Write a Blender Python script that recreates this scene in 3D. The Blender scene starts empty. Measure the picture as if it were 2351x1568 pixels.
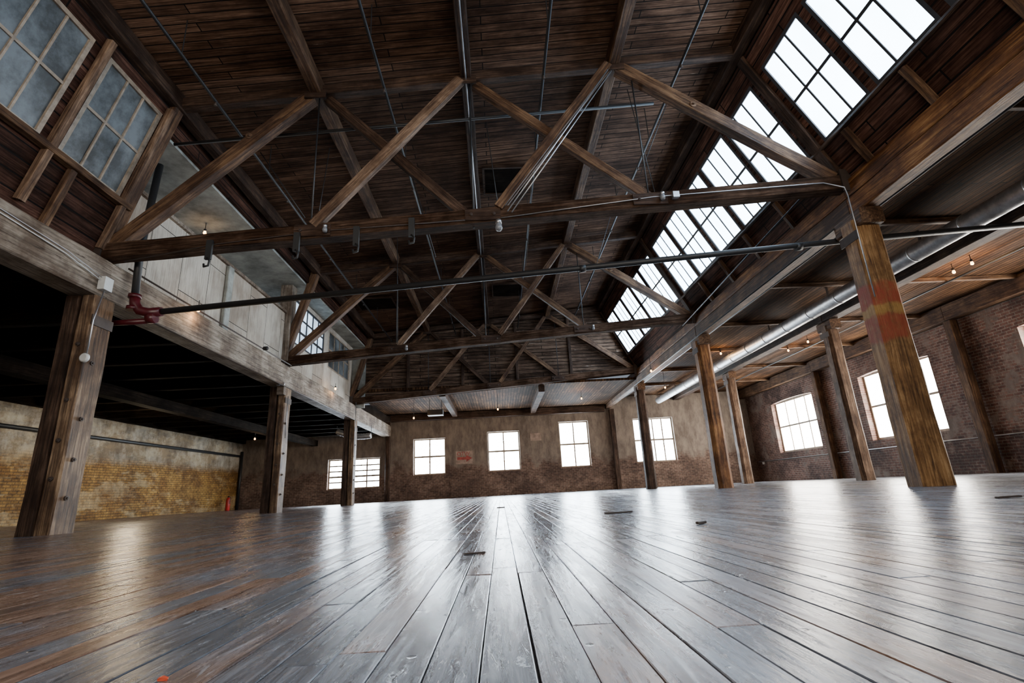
import bpy, math, random
from mathutils import Vector, Matrix
random.seed(7)
SC=bpy.context.scene; COL=SC.collection
V=Vector
# ---------------- camera calibration ----------------
F=1150.0
Yd=V((-25,-342,-F)).normalized()
Ud=V((975,-288,-F)).cross(V((-25,-342,-F))).normalized()
Xd=Yd.cross(Ud).normalized()
R3=Matrix((Xd,Yd,Ud))
CAM=V((0,0,.25))
def ray(px,py):
    return R3@V(((px-1175.5)/F,(784-py)/F,-1))
def on_y(px,py,Y):
    d=ray(px,py); return CAM+d*((Y-CAM.y)/d.y)
def on_x(px,py,X):
    d=ray(px,py); return CAM+d*((X-CAM.x)/d.x)
def on_z(px,py,Z):
    d=ray(px,py); return CAM+d*((Z-CAM.z)/d.z)
cd=bpy.data.cameras.new('camera'); cam=bpy.data.objects.new('camera',cd); COL.objects.link(cam)
cam.matrix_world=Matrix.Translation(CAM)@R3.to_4x4()
cd.sensor_width=36; cd.lens=36*F/2351; cd.clip_start=.02; cd.clip_end=300
SC.camera=cam
# ---------------- materials ----------------
def newmat(name):
    m=bpy.data.materials.new(name); m.use_nodes=True; nt=m.node_tree; nt.nodes.clear()
    out=nt.nodes.new('ShaderNodeOutputMaterial'); b=nt.nodes.new('ShaderNodeBsdfPrincipled')
    nt.links.new(b.outputs[0],out.inputs[0]); return m,nt,b
class NB:
    def __init__(s,nt): s.nt=nt
    def n(s,t,**k):
        x=s.nt.nodes.new(t)
        for a,b in k.items(): setattr(x,a,b)
        return x
    def l(s,a,b): s.nt.links.new(a,b)
    def coord(s,kind):
        if kind=='pos': return s.n('ShaderNodeNewGeometry').outputs['Position']
        return s.n('ShaderNodeTexCoord').outputs['Object']
    def swz(s,vec,order):
        sp=s.n('ShaderNodeSeparateXYZ'); s.l(vec,sp.inputs[0]); c=s.n('ShaderNodeCombineXYZ')
        for i,ch in enumerate(order):
            if ch in 'xyz': s.l(sp.outputs['xyz'.index(ch)],c.inputs[i])
        return c.outputs[0]
    def noise(s,vec,scale,detail=6,rough=.6,sc=(1,1,1),dist=0):
        mp=s.n('ShaderNodeMapping'); mp.inputs['Scale'].default_value=sc; s.l(vec,mp.inputs[0])
        x=s.n('ShaderNodeTexNoise'); x.inputs['Scale'].default_value=scale; x.inputs['Detail'].default_value=detail
        x.inputs['Roughness'].default_value=rough; x.inputs['Distortion'].default_value=dist
        s.l(mp.outputs[0],x.inputs['Vector']); return x.outputs['Fac']
    def ramp(s,fac,stops):
        r=s.n('ShaderNodeValToRGB'); e=r.color_ramp.elements
        while len(e)>1: e.remove(e[-1])
        e[0].position=stops[0][0]; e[0].color=tuple(stops[0][1])+(1,)
        for p,c in stops[1:]:
            q=e.new(p); q.color=tuple(c)+(1,)
        s.l(fac,r.inputs[0]); return r.outputs[0]
    def mix(s,fac,a,b,mode='MIX'):
        m=s.n('ShaderNodeMix',data_type='RGBA',blend_type=mode)
        for sock,v in ((m.inputs[0],fac),(m.inputs[6],a),(m.inputs[7],b)):
            if isinstance(v,(int,float)): sock.default_value=v
            elif isinstance(v,tuple): sock.default_value=v+(1,)
            else: s.l(v,sock)
        return m.outputs[2]
    def math(s,op,a,b=0.):
        m=s.n('ShaderNodeMath',operation=op)
        for i,v in enumerate((a,b)):
            if isinstance(v,(int,float)): m.inputs[i].default_value=v
            else: s.l(v,m.inputs[i])
        return m.outputs[0]
    def bump(s,h,strength,dist,bsdf,prev=None):
        b=s.n('ShaderNodeBump'); b.inputs['Strength'].default_value=strength; b.inputs['Distance'].default_value=dist
        s.l(h,b.inputs['Height'])
        if prev: s.l(prev,b.inputs['Normal'])
        s.l(b.outputs[0],bsdf.inputs['Normal']); return b.outputs[0]
    def brick(s,vec,w,h,mortar,off=.5,c1=(0,0,0),c2=(1,1,1),cm=(0,0,0)):
        b=s.n('ShaderNodeTexBrick'); b.offset=off
        b.inputs['Scale'].default_value=1; b.inputs['Brick Width'].default_value=w; b.inputs['Row Height'].default_value=h
        b.inputs['Mortar Size'].default_value=mortar; b.inputs['Mortar Smooth'].default_value=.2
        b.inputs['Color1'].default_value=c1+(1,); b.inputs['Color2'].default_value=c2+(1,); b.inputs['Mortar'].default_value=cm+(1,)
        s.l(vec,b.inputs['Vector']); return b
def wood(name,dark,mid,light,rough=.65,flake=None,flake_amt=.6,spec=.2):
    m,nt,b=newmat(name); k=NB(nt); v=k.coord('obj')
    g=k.noise(v,3,9,.72,(.5,9,9),.6)
    c=k.ramp(g,[(.34,dark),(.5,mid),(.66,light)])
    big=k.noise(k.coord('pos'),1.6,4,.65)
    c=k.mix(k.ramp(big,[(.4,(0,0,0)),(.62,(1,1,1))]),k.mix(1.,c,(.42,.36,.32),'MULTIPLY'),c)
    if flake:
        fl=k.noise(v,5,9,.78,(.5,4,4),.2)
        c=k.mix(k.ramp(fl,[(flake_amt,(0,0,0)),(flake_amt+.05,(1,1,1))]),c,flake)
    k.l(c,b.inputs['Base Color']); b.inputs['Roughness'].default_value=rough; b.inputs['Specular IOR Level'].default_value=spec
    k.bump(g,.8,.03,b); return m
def boards(name,order,bw,bh,cols,flake=None,flake_amt=.6,rough=.8,gap=.009,off=.37,patch=.35,tone=.4,spec=.1):
    m,nt,b=newmat(name); k=NB(nt); p=k.coord('pos'); v=k.swz(p,order)
    br=k.brick(v,bw,bh,gap,off)
    g=k.noise(v,3,9,.72,(.45,12,1),.15)
    c=k.ramp(g,[(.34,cols[0]),(.5,cols[1]),(.67,cols[2])])
    c=k.mix(br.outputs['Color'],k.mix(1.,c,(tone,tone*.94,tone*.9),'MULTIPLY'),c)
    big=k.noise(v,.55,5,.7,(1,1.6,1))
    c=k.mix(k.ramp(big,[(.4,(.0,.0,.0)),(.6,(1,1,1))]),k.mix(1.,c,(patch,patch*.92,patch*.88),'MULTIPLY'),c)
    if flake:
        fl=k.noise(v,2.2,10,.8,(.4,7,1),.05)
        c=k.mix(k.ramp(fl,[(flake_amt,(0,0,0)),(flake_amt+.06,(1,1,1))]),c,flake)
    c=k.mix(br.outputs['Fac'],c,(.006,.0045,.004))
    k.l(c,b.inputs['Base Color']); b.inputs['Roughness'].default_value=rough; b.inputs['Specular IOR Level'].default_value=spec
    h=k.math('SUBTRACT',k.math('MULTIPLY',g,.4),br.outputs['Fac'])
    k.bump(h,.9,.02,b); return m
def brickwall(name,order,c1,c2,mort,plaster,pamt,band=None,tint=None,sharp=7.,dirt=.35):
    m,nt,b=newmat(name); k=NB(nt); p=k.coord('pos'); v=k.swz(p,order)
    br=k.brick(v,.24,.085,.012,.5,c1,c2,mort)
    n1=k.noise(v,1.2,8,.65); n2=k.noise(v,9,6,.7)
    c=k.mix(1.,br.outputs['Color'],k.ramp(n2,[(.3,(.4,.4,.4)),(.7,(1.3,1.25,1.2))]),'MULTIPLY')
    c=k.mix(k.ramp(k.noise(v,.6,5,.7),[(.4,(1,1,1)),(.58,(0,0,0))]),c,k.mix(1.,c,(dirt,dirt*.95,dirt*.95),'MULTIPLY'))
    sp=k.n('ShaderNodeSeparateXYZ'); k.l(p,sp.inputs[0]); z=sp.outputs[2]
    pl=k.mix(k.ramp(k.noise(v,1.7,8,.75,(1.6,.6,1)),[(.38,(0,0,0)),(.62,(1,1,1))]),plaster,tuple(x*.5 for x in plaster))
    if band is not None:
        f=k.math('ADD',k.math('MULTIPLY',k.math('SUBTRACT',z,band),3.),k.math('MULTIPLY',k.math('SUBTRACT',n1,pamt),sharp))
    else: f=k.math('MULTIPLY',k.math('SUBTRACT',n1,pamt),12)
    fc=k.math('MINIMUM',k.math('MAXIMUM',f,0.),1.)
    c=k.mix(fc,c,pl)
    if tint:
        f2=k.ramp(k.noise(v,.7,6,.7,(.6,2.,1)),[(.5,(0,0,0)),(.56,(1,1,1))]); c=k.mix(k.math('MULTIPLY',f2,.35),c,tint)
        c=k.mix(k.ramp(k.noise(v,.9,7,.75),[(.42,(0,0,0)),(.56,(1,1,1))]),c,k.mix(1.,c,(.55,.47,.38),'MULTIPLY'))
    k.l(c,b.inputs['Base Color']); b.inputs['Roughness'].default_value=.75; b.inputs['Specular IOR Level'].default_value=.25
    h=k.math('ADD',k.math('MULTIPLY',br.outputs['Fac'],k.math('SUBTRACT',fc,1.)),k.math('MULTIPLY',n2,.3))
    k.bump(h,.9,.018,b); return m
def plain(name,c,rough=.5,metal=0.,var=.25,scale=8,bump=.15):
    m,nt,b=newmat(name); k=NB(nt); v=k.coord('pos'); n=k.noise(v,scale,6,.65)
    cc=k.ramp(n,[(.3,tuple(x*(1-var) for x in c)),(.7,tuple(min(1,x*(1+var)) for x in c))])
    k.l(cc,b.inputs['Base Color']); b.inputs['Roughness'].default_value=rough; b.inputs['Metallic'].default_value=metal
    k.bump(n,bump,.006,b); return m
def glow(name,c,st,var=0.):
    m,nt,b=newmat(name); k=NB(nt); v=k.coord('pos'); n=k.noise(v,1.3,3,.5)
    e=k.ramp(n,[(.3,tuple(x*(1-var) for x in c)),(.7,c)])
    b.inputs['Base Color'].default_value=tuple(x*.5 for x in c)+(1,); b.inputs['Roughness'].default_value=.25
    k.l(e,b.inputs['Emission Color']); b.inputs['Emission Strength'].default_value=st; return m
M={}
M['dark']=wood('old dark timber',(.012,.007,.0045),(.05,.028,.018),(.13,.078,.05),.65,(.24,.165,.115),.68,.15)
M['chord']=wood('rough dark brown chord timber',(.014,.008,.005),(.06,.034,.021),(.15,.092,.06),.8,(.27,.19,.135),.65,.05)
M['black_joist']=wood('near-black joist timber',(.003,.002,.0015),(.011,.0075,.005),(.028,.019,.013),.85,spec=.03)  # near-black colour holds the left aisle's darkness against the fill lamp
M['brown']=wood('brown timber',(.022,.011,.006),(.105,.055,.029),(.25,.148,.078),.6,(.36,.26,.18),.67)
M['pale']=wood('pale worn timber',(.04,.023,.014),(.165,.1,.062),(.36,.24,.155),.6,(.46,.35,.26),.64)
M['orange']=wood('orange worn timber',(.033,.013,.005),(.21,.088,.03),(.46,.24,.09),.55,(.48,.33,.17),.65)
M['greywhite']=wood('flaking white painted timber',(.08,.062,.047),(.27,.225,.18),(.45,.39,.32),.6,(.05,.032,.022),.59)
M['leftpost']=wood('worn post timber',(.03,.017,.01),(.15,.09,.05),(.4,.27,.16),.5,(.05,.03,.02),.59)
M['deck']=boards('roof boards','xyz',4.2,.15,((.03,.0155,.0095),(.135,.074,.045),(.29,.175,.115)),(.44,.32,.24),.63,tone=.55,patch=.35)
M['aisleboards']=boards('aisle ceiling boards','yxz',4.5,.13,((.02,.01,.005),(.095,.047,.022),(.21,.115,.058)),(.3,.19,.12),.67,gap=.012,tone=.45,spec=.05)
M['gable']=boards('gable boards','xzy',3.2,.15,((.03,.018,.012),(.13,.08,.053),(.31,.215,.15)),(.44,.35,.28),.61,gap=.012,tone=.5)
M['siding']=boards('side boards','yzx',3.1,.19,((.02,.009,.006),(.1,.045,.03),(.24,.125,.085)),(.36,.25,.19),.65,gap=.012)
M['panel']=boards('whitewashed partition boards','zyx',2.6,.9,((.34,.32,.275),(.48,.45,.39),(.6,.565,.5)),(.22,.165,.12),.69,.7,.007,patch=.65,tone=.85)
M['brickR']=brickwall('red brick','yzx',(.125,.055,.042),(.21,.105,.078),(.28,.23,.19),(.2,.15,.122),.54)
M['brickF']=brickwall('brown brick and plaster','xzy',(.13,.075,.056),(.23,.148,.112),(.26,.21,.17),(.225,.178,.142),.5,1.45,dirt=.5)
M['brickL']=brickwall('yellow painted brick','yzx',(.36,.205,.045),(.5,.3,.08),(.2,.125,.045),(.4,.355,.285),.5,1.75,(.55,.46,.3),2.5,.6)
M['concrete']=plain('grey ceiling plaster',(.25,.26,.24),.8,0,.6,1.7)
M['pipe']=plain('black iron pipe',(.014,.014,.015),.5,.1)
M['redpipe']=plain('dark red painted pipe',(.06,.005,.008),.35)
M['galv']=plain('galvanised metal',(.46,.465,.48),.36,.9,.2)
M['ductm']=plain('dull duct metal',(.4,.4,.4),.42,.85,.3)
M['black']=plain('matt black',(.008,.008,.008),.6)
M['iron']=plain('rusty iron',(.05,.035,.028),.6,.4)
M['whitep']=plain('white plastic',(.5,.5,.48),.4,0,.1)
M['sash']=plain('dark sash paint',(.018,.018,.022),.6)
M['sashw']=plain('worn pale sash paint',(.25,.2,.15),.6,0,.45)
M['red']=plain('red enamel',(.4,.015,.012),.3)
M['orangep']=plain('orange plastic',(.4,.05,.015),.4)
M['signp']=plain('faded sign paint',(.26,.19,.15),.7,0,.45,5)
M['signr']=plain('red sign lettering',(.28,.05,.04),.7,0,.5,12)
M['rubble']=plain('dark splinter',(.03,.02,.015),.6)
M['sky']=glow('bright daylight glass',(.6,.79,1.),18,.15)
M['day']=glow('daylight window glass',(.78,.9,1.),56)
M['dayw']=glow('warm daylight window glass',(1.,.94,.86),40)
M['blueglass']=glow('glowing bluish office glass',(.55,.72,.9),3.0,.9)  # brightness of the panes is put in as emission
m,nt,b=newmat('glowing grimy frosted glass'); k=NB(nt); p=k.coord('pos')
n=k.noise(p,1.3,6,.7); k.l(k.ramp(n,[(.38,(.012,.013,.013)),(.62,(.07,.08,.088))]),b.inputs['Base Color'])
k.l(k.ramp(n,[(.42,(.012,.014,.014)),(.6,(.12,.15,.175))]),b.inputs['Emission Color']); b.inputs['Emission Strength'].default_value=.32  # faint daylight through the grime is put in as emission
b.inputs['Roughness'].default_value=.45; k.bump(k.noise(p,25,3),.3,.005,b); M['dim']=m
M['bulb']=glow('warm lit bulb',(1.,.5,.15),16)
M['clear']=glow('glowing clear lamp glass',(.3,.31,.33),.05)  # slight emission put into the glass of the unlit lamps
m,nt,b=newmat('orange timber with red and yellow painted bands'); k=NB(nt); v=k.coord('obj')
g=k.noise(v,3,9,.72,(.5,9,9),.6); c=k.ramp(g,[(.34,(.06,.027,.011)),(.5,(.27,.14,.052)),(.66,(.46,.28,.13))])
c=k.mix(k.ramp(k.noise(k.coord('pos'),2.2,5,.7),[(.4,(0,0,0)),(.6,(1,1,1))]),k.mix(1.,c,(.5,.45,.4),'MULTIPLY'),c)
sp=k.n('ShaderNodeSeparateXYZ'); k.l(k.coord('pos'),sp.inputs[0]); zz=k.math('DIVIDE',k.math('ADD',sp.outputs[2],k.math('MULTIPLY',k.noise(k.coord('pos'),4,6,.7),.25)),5.)
r=k.n('ShaderNodeValToRGB'); r.color_ramp.interpolation='LINEAR'; e=r.color_ramp.elements
e[0].position=.435; e[0].color=(0,0,0,1); e[1].position=.447; e[1].color=(.9,0,0,1)
for ps,cc in ((.517,(.9,0,0,1)),(.526,(0,.6,0,1)),(.548,(0,.6,0,1)),(.557,(1,0,0,1)),(.617,(1,0,0,1)),(.63,(0,0,0,1))): q=e.new(ps); q.color=cc
k.l(zz,r.inputs[0]); s2=k.n('ShaderNodeSeparateColor'); k.l(r.outputs[0],s2.inputs[0])
wear=k.ramp(k.noise(v,4,8,.75,(1,2,2)),[(.36,(.25,.25,.25)),(.54,(.85,.85,.85))])
c=k.mix(k.math('MULTIPLY',s2.outputs[0],wear),c,(.27,.045,.022)); c=k.mix(k.math('MULTIPLY',s2.outputs[1],wear),c,(.42,.24,.06))
k.l(c,b.inputs['Base Color']); b.inputs['Roughness'].default_value=.55; b.inputs['Specular IOR Level'].default_value=.25; k.bump(g,.8,.03,b); M['paintcol']=m
# floor
m,nt,b=newmat('worn painted plank floor'); k=NB(nt); p=k.coord('pos'); v=k.swz(p,'yxz')
at=k.n('ShaderNodeAttribute',attribute_name='tone'); tone=at.outputs['Fac']
cb=k.n('ShaderNodeCombineXYZ'); k.l(k.math('MULTIPLY',tone,37.),cb.inputs[0]); k.l(k.math('MULTIPLY',tone,11.),cb.inputs[2])
va=k.n('ShaderNodeVectorMath',operation='ADD'); k.l(v,va.inputs[0]); k.l(cb.outputs[0],va.inputs[1]); vp=va.outputs[0]
g=k.noise(vp,5,9,.72,(.7,9,1),1.2); med=k.noise(p,1.7,7,.7,(1,.6,1))
grey=k.ramp(g,[(.34,(.05,.055,.066)),(.5,(.112,.124,.15)),(.68,(.215,.235,.275))])
brn=k.ramp(g,[(.34,(.03,.016,.011)),(.5,(.1,.058,.041)),(.68,(.22,.145,.11))])
sx=k.n('ShaderNodeSeparateXYZ'); k.l(p,sx.inputs[0])
wf=k.math('ADD',k.math('ADD',med,k.math('MULTIPLY',tone,.34)),k.math('MULTIPLY',k.math('MINIMUM',k.math('MAXIMUM',sx.outputs[0],-2.),3.),-.075))
c=k.mix(k.ramp(wf,[(.64,(0,0,0)),(.86,(1,1,1))]),grey,brn)
c=k.mix(1.,c,k.ramp(tone,[(0,(.55,.55,.55)),(1,(1.35,1.35,1.35))]),'MULTIPLY')
vo=k.n('ShaderNodeTexVoronoi'); vo.inputs['Scale'].default_value=10; k.l(p,vo.inputs['Vector'])
nail=k.ramp(vo.outputs['Distance'],[(.055,(1,1,1)),(.08,(0,0,0))])
scr=k.ramp(k.noise(p,12,8,.8,(1,.4,1),1.5),[(.6,(0,0,0)),(.65,(1,1,1))])
scf=k.ramp(k.noise(p,22,6,.7,(1,.15,1),.8),[(.62,(0,0,0)),(.67,(1,1,1))])
c=k.mix(k.math('MULTIPLY',scr,.65),c,(.02,.015,.013)); c=k.mix(k.math('MULTIPLY',nail,.9),c,(.008,.007,.006))
c=k.mix(k.math('MULTIPLY',scf,.45),c,(.34,.355,.385))
k.l(c,b.inputs['Base Color'])
rr=k.math('ADD',k.math('ADD',k.math('MULTIPLY',k.noise(vp,4,7,.75,(.5,5,1)),.3),.09),k.math('ADD',k.math('MULTIPLY',scr,.25),k.math('MULTIPLY',tone,.05))); k.l(rr,b.inputs['Roughness'])
b.inputs['Specular IOR Level'].default_value=.55
h=k.math('SUBTRACT',k.math('MULTIPLY',g,.6),k.math('ADD',k.math('MULTIPLY',scr,.5),k.math('MULTIPLY',nail,.8)))
k.bump(h,.45,.003,b); M['floor']=m
# ---------------- mesh helpers ----------------
W={}
def tagp(o,label=None,cat=None,group=None,kind=None):
    if label: o['label']=label
    if cat: o['category']=cat
    if group: o['group']=group
    if kind: o['kind']=kind
    return o
def link(o,parent,Mw):
    COL.objects.link(o)
    if parent is not None:
        o.parent=parent; o.matrix_basis=W[parent.name].inverted()@Mw
    else: o.matrix_basis=Mw
    W[o.name]=Mw.copy(); return o
def thing(name,loc,label,cat,group=None,kind=None):
    o=bpy.data.objects.new(name,None); o.empty_display_size=.1
    link(o,None,Matrix.Translation(V(loc))); return tagp(o,label,cat,group,kind)
class MB:
    def __init__(s): s.v=[]; s.f=[]
    def poly(s,pts):
        n=len(s.v); s.v+=[V(p) for p in pts]; s.f.append(tuple(range(n,n+len(pts)))); return s
    def box(s,x0,x1,y0,y1,z0,z1):
        return s.slab(V((x0,y0,z0)),V((1,0,0)),V((0,1,0)),V((0,0,1)),0,x1-x0,0,y1-y0,0,z1-z0)
    def slab(s,P,U,Vv,N,u0,u1,v0,v1,n0,n1):
        n=len(s.v)
        for c in (n0,n1):
            for a,bb in ((u0,v0),(u1,v0),(u1,v1),(u0,v1)): s.v.append(P+U*a+Vv*bb+N*c)
        s.f+=[(n,n+3,n+2,n+1),(n+4,n+5,n+6,n+7),(n,n+1,n+5,n+4),(n+1,n+2,n+6,n+5),(n+2,n+3,n+7,n+6),(n+3,n,n+4,n+7)]; return s
    def tube(s,pts,r,n=12,cap=True):
        pts=[V(p) for p in pts]; rs=r if isinstance(r,(list,tuple)) else [r]*len(pts); base=len(s.v); prev=None
        for i,p in enumerate(pts):
            t=(pts[min(i+1,len(pts)-1)]-pts[max(i-1,0)]).normalized()
            if prev is None:
                a=V((0,0,1)) if abs(t.z)<.9 else V((1,0,0)); u=t.cross(a).normalized()
            else: u=(prev-t*prev.dot(t)).normalized()
            prev=u; w=t.cross(u)
            for j in range(n):
                an=2*math.pi*j/n; s.v.append(p+(u*math.cos(an)+w*math.sin(an))*rs[i])
        for i in range(len(pts)-1):
            for j in range(n):
                a=base+i*n+j; b2=base+i*n+(j+1)%n; s.f.append((a,b2,b2+n,a+n))
        if cap:
            s.f.append(tuple(base+j for j in range(n))[::-1]); s.f.append(tuple(base+(len(pts)-1)*n+j for j in range(n)))
        return s
    def lathe(s,c,prof,n=16,axis=V((0,0,1))):
        return s.tube([V(c)+axis*z for r,z in prof],[max(r,.0005) for r,z in prof],n)
    def build(s,name,mat,parent=None,origin=None,smooth=False,**t):
        if origin is None:
            if parent is not None: origin=W[parent.name].translation
            else:
                xs=[v.x for v in s.v]; ys=[v.y for v in s.v]; zs=[v.z for v in s.v]
                origin=V(((min(xs)+max(xs))/2,(min(ys)+max(ys))/2,min(zs)))
        origin=V(origin); me=bpy.data.meshes.new(name)
        me.from_pydata([tuple(v-origin) for v in s.v],[],s.f); me.materials.append(mat); me.validate()
        import bmesh
        bm=bmesh.new(); bm.from_mesh(me); bmesh.ops.recalc_face_normals(bm,faces=bm.faces); bm.to_mesh(me); bm.free()
        if smooth:
            for p in me.polygons: p.use_smooth=len(p.vertices)==4
        o=bpy.data.objects.new(name,me); link(o,parent,Matrix.Translation(origin)); return tagp(o,**t)
def timber(name,p0,p1,w,d,mat,parent=None,ch=.012,jit=.004,taper=1.,ref=None,**t):
    p0=V(p0); p1=V(p1); ax=(p1-p0); L=ax.length; ax.normalize()
    ref=V(ref) if ref else (V((0,0,1)) if abs(ax.z)<.97 else V((0,1,0)))
    ly=ref.cross(ax).normalized(); lz=ax.cross(ly)
    Mw=Matrix((ax,ly,lz)).transposed().to_4x4(); Mw.translation=p0
    n=max(2,int(L/.5)); vs=[]; fs=[]
    a=w/2; b_=d/2
    for i in range(n+1):
        f=1+(taper-1)*i/n; jy=random.uniform(-jit,jit); jz=random.uniform(-jit,jit); c=ch*random.uniform(.6,1.5) if ch<.03 else ch
        ring=[(-a+c,-b_),(a-c,-b_),(a,-b_+c),(a,b_-c),(a-c,b_),(-a+c,b_),(-a,b_-c),(-a,-b_+c)]
        for y,z in ring: vs.append((L*i/n,y*f+jy+random.uniform(-jit,jit)*.3,z*f+jz+random.uniform(-jit,jit)*.3))
    for i in range(n):
        for j in range(8):
            A=i*8+j; B=i*8+(j+1)%8; fs.append((A,B,B+8,A+8))
    fs.append(tuple(range(8))[::-1]); fs.append(tuple(n*8+j for j in range(8)))
    me=bpy.data.meshes.new(name); me.from_pydata(vs,[],fs); me.materials.append(mat)
    o=bpy.data.objects.new(name,me); link(o,parent,Mw); return tagp(o,**t)
def wall(name,P,U,Vv,N,w,h,holes,th,mat,arch=0,**t):
    P=V(P);U=V(U);Vv=V(Vv);N=V(N); mb=MB()
    xs=sorted({0,w,*[a for q in holes for a in q[:2]]}); zs=sorted({0,h,*[a for q in holes for a in q[2:4]]})
    for i in range(len(xs)-1):
        for j in range(len(zs)-1):
            cx=(xs[i]+xs[i+1])/2; cz=(zs[j]+zs[j+1])/2
            if any(q[0]<cx<q[1] and q[2]<cz<q[3] for q in holes): continue
            for off in (0,th):
                mb.poly([P+U*a+Vv*b2+N*off for a,b2 in ((xs[i],zs[j]),(xs[i+1],zs[j]),(xs[i+1],zs[j+1]),(xs[i],zs[j+1]))])
    def side(a,b2):
        mb.poly([P+U*a[0]+Vv*a[1],P+U*b2[0]+Vv*b2[1],P+U*b2[0]+Vv*b2[1]+N*th,P+U*a[0]+Vv*a[1]+N*th])
    for q in holes+[(0,w,0,h)]:
        c=[(q[0],q[2]),(q[1],q[2]),(q[1],q[3]),(q[0],q[3])]
        for i in range(4): side(c[i],c[(i+1)%4])
    if arch:
        for q in holes:
            mid=(q[0]+q[1])/2; hw=(q[1]-q[0])/2; K=12
            for i in range(K):
                a0=q[0]+2*hw*i/K; a1=q[0]+2*hw*(i+1)/K
                f=lambda a: q[3]-arch*((a-mid)/hw)**2
                for off in (0,th): mb.poly([P+U*a0+Vv*f(a0)+N*off,P+U*a1+Vv*f(a1)+N*off,P+U*a1+Vv*q[3]+N*off,P+U*a0+Vv*q[3]+N*off])
                side((a0,f(a0)),(a1,f(a1)))
    return mb.build(name,mat,kind='structure',**t)
WN=[0]
def window(P,U,Vv,N,w,h,nc,nr,pane,fr,label,fw=.06,bw=.03,group=None,off=0.,dep=.07,mull=0.):
    P=V(P);U=V(U).normalized();Vv=V(Vv).normalized();N=V(N).normalized(); WN[0]+=1
    P=P+N*off
    t=thing('window_%d'%WN[0],P+U*w/2,label,'window',group,'structure')
    f=MB()
    f.slab(P,U,Vv,N,0,fw,0,h,0,dep); f.slab(P,U,Vv,N,w-fw,w,0,h,0,dep); f.slab(P,U,Vv,N,fw,w-fw,0,fw,0,dep); f.slab(P,U,Vv,N,fw,w-fw,h-fw,h,0,dep)
    if mull: f.slab(P,U,Vv,N,w/2-mull/2,w/2+mull/2,fw,h-fw,-.02,dep)
    f.build('frame',fr,t)
    g=MB(); 
    for i in range(1,nc): a=fw+(w-2*fw)*i/nc; g.slab(P,U,Vv,N,a-bw/2,a+bw/2,fw,h-fw,.01,dep-.015)
    for j in range(1,nr):
        a=fw+(h-2*fw)*j/nr; q=bw*1.4 if j==nr//2 else bw; g.slab(P,U,Vv,N,fw,w-fw,a-q/2,a+q/2,.012,dep-.017)
    g.build('glazing_bars',fr,t)
    MB().slab(P,U,Vv,N,fw*.5,w-fw*.5,fw*.5,h-fw*.5,dep*.5,dep*.5+.006).build('panes',pane,t)
    return t
# ---------------- constants ----------------
Y1,Y2,Y3,Y4=7.15,13.9,20.65,27.4
YB=-4.0; XL,XR=-13.6,13.8
zr=lambda x:7.165+.087*x
zc=lambda x:4.445+.066*x
ORD=['nearest','second','third','fourth','fifth','sixth','seventh','eighth','ninth','tenth','eleventh','twelfth','thirteenth','fourteenth','fifteenth','sixteenth','seventeenth','eighteenth']
X_,Y_,Z_=V((1,0,0)),V((0,1,0)),V((0,0,1))
# ---------------- shell ----------------
RF=random.Random(11); vs=[];fs=[];tn=[]
PW=.082; nrow=int((XR-XL+.6)/PW)+1
for i in range(nrow):
    x0=XL-.3+i*PW; y=YB-RF.uniform(0,2.4)
    while y<Y4+.3:
        L=RF.uniform(.9,3.2); ya=max(y,YB); yb=min(y+L,Y4+.3); y+=L
        if yb-ya<.05: continue
        ga=RF.uniform(.0008,.002)*(2 if RF.random()<.1 else 1); xa_=x0+ga; xb_=x0+PW-RF.uniform(.0006,.0018); ya+=.0015; yb-=.0015
        z0=RF.uniform(-.001,0); tl=RF.uniform(-.0005,.0005); te=RF.uniform(-.0006,.0006); c=.0018; n=len(vs)
        def zt(a,b2): return z0+tl*a+te*b2
        vs+=[(xa_,ya,-.02),(xb_,ya,-.02),(xb_,yb,-.02),(xa_,yb,-.02)]
        vs+=[(xa_,ya,zt(-1,-1)-c*.8),(xb_,ya,zt(1,-1)-c*.8),(xb_,yb,zt(1,1)-c*.8),(xa_,yb,zt(-1,1)-c*.8)]
        vs+=[(xa_+c,ya+c,zt(-1,-1)),(xb_-c,ya+c,zt(1,-1)),(xb_-c,yb-c,zt(1,1)),(xa_+c,yb-c,zt(-1,1))]
        t_=RF.random()
        for q in range(4):
            r2=(q+1)%4; fs.append((n+q,n+r2,n+4+r2,n+4+q)); fs.append((n+4+q,n+4+r2,n+8+r2,n+8+q)); tn+=[t_,t_]
        fs.append((n+8,n+9,n+10,n+11)); tn.append(t_)
n=len(vs); vs+=[(XL-.3,YB,-.02),(XR+.3,YB,-.02),(XR+.3,Y4+.3,-.02),(XL-.3,Y4+.3,-.02),(XL-.3,YB,-.12),(XR+.3,YB,-.12),(XR+.3,Y4+.3,-.12),(XL-.3,Y4+.3,-.12)]
fl0=len(fs); fs+=[(n,n+1,n+2,n+3),(n+4,n+7,n+6,n+5)]; tn+=[0,0]
me=bpy.data.meshes.new('floor'); me.from_pydata(vs,[],fs); me.materials.append(M['floor']); me.materials.append(M['black'])
for q in (fl0,fl0+1): me.polygons[q].material_index=1
at=me.attributes.new('tone','FLOAT','FACE'); at.data.foreach_set('value',tn)
o=bpy.data.objects.new('floor',me); link(o,None,Matrix.Identity(4)); tagp(o,'wide glossy worn plank floor in grey and brown','floor',None,'structure')
RW=[(8.9,12.3),(15.2,18.5),(21.5,24.9)]
wall('wall_right',(XR,YB,0),Y_,Z_,X_,Y4-YB,5.1,[(a-YB,b2-YB,1.3,3.75) for a,b2 in RW],.35,M['brickR'],.07,label='dark red brick wall on the right with three big windows',cat='wall')
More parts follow.
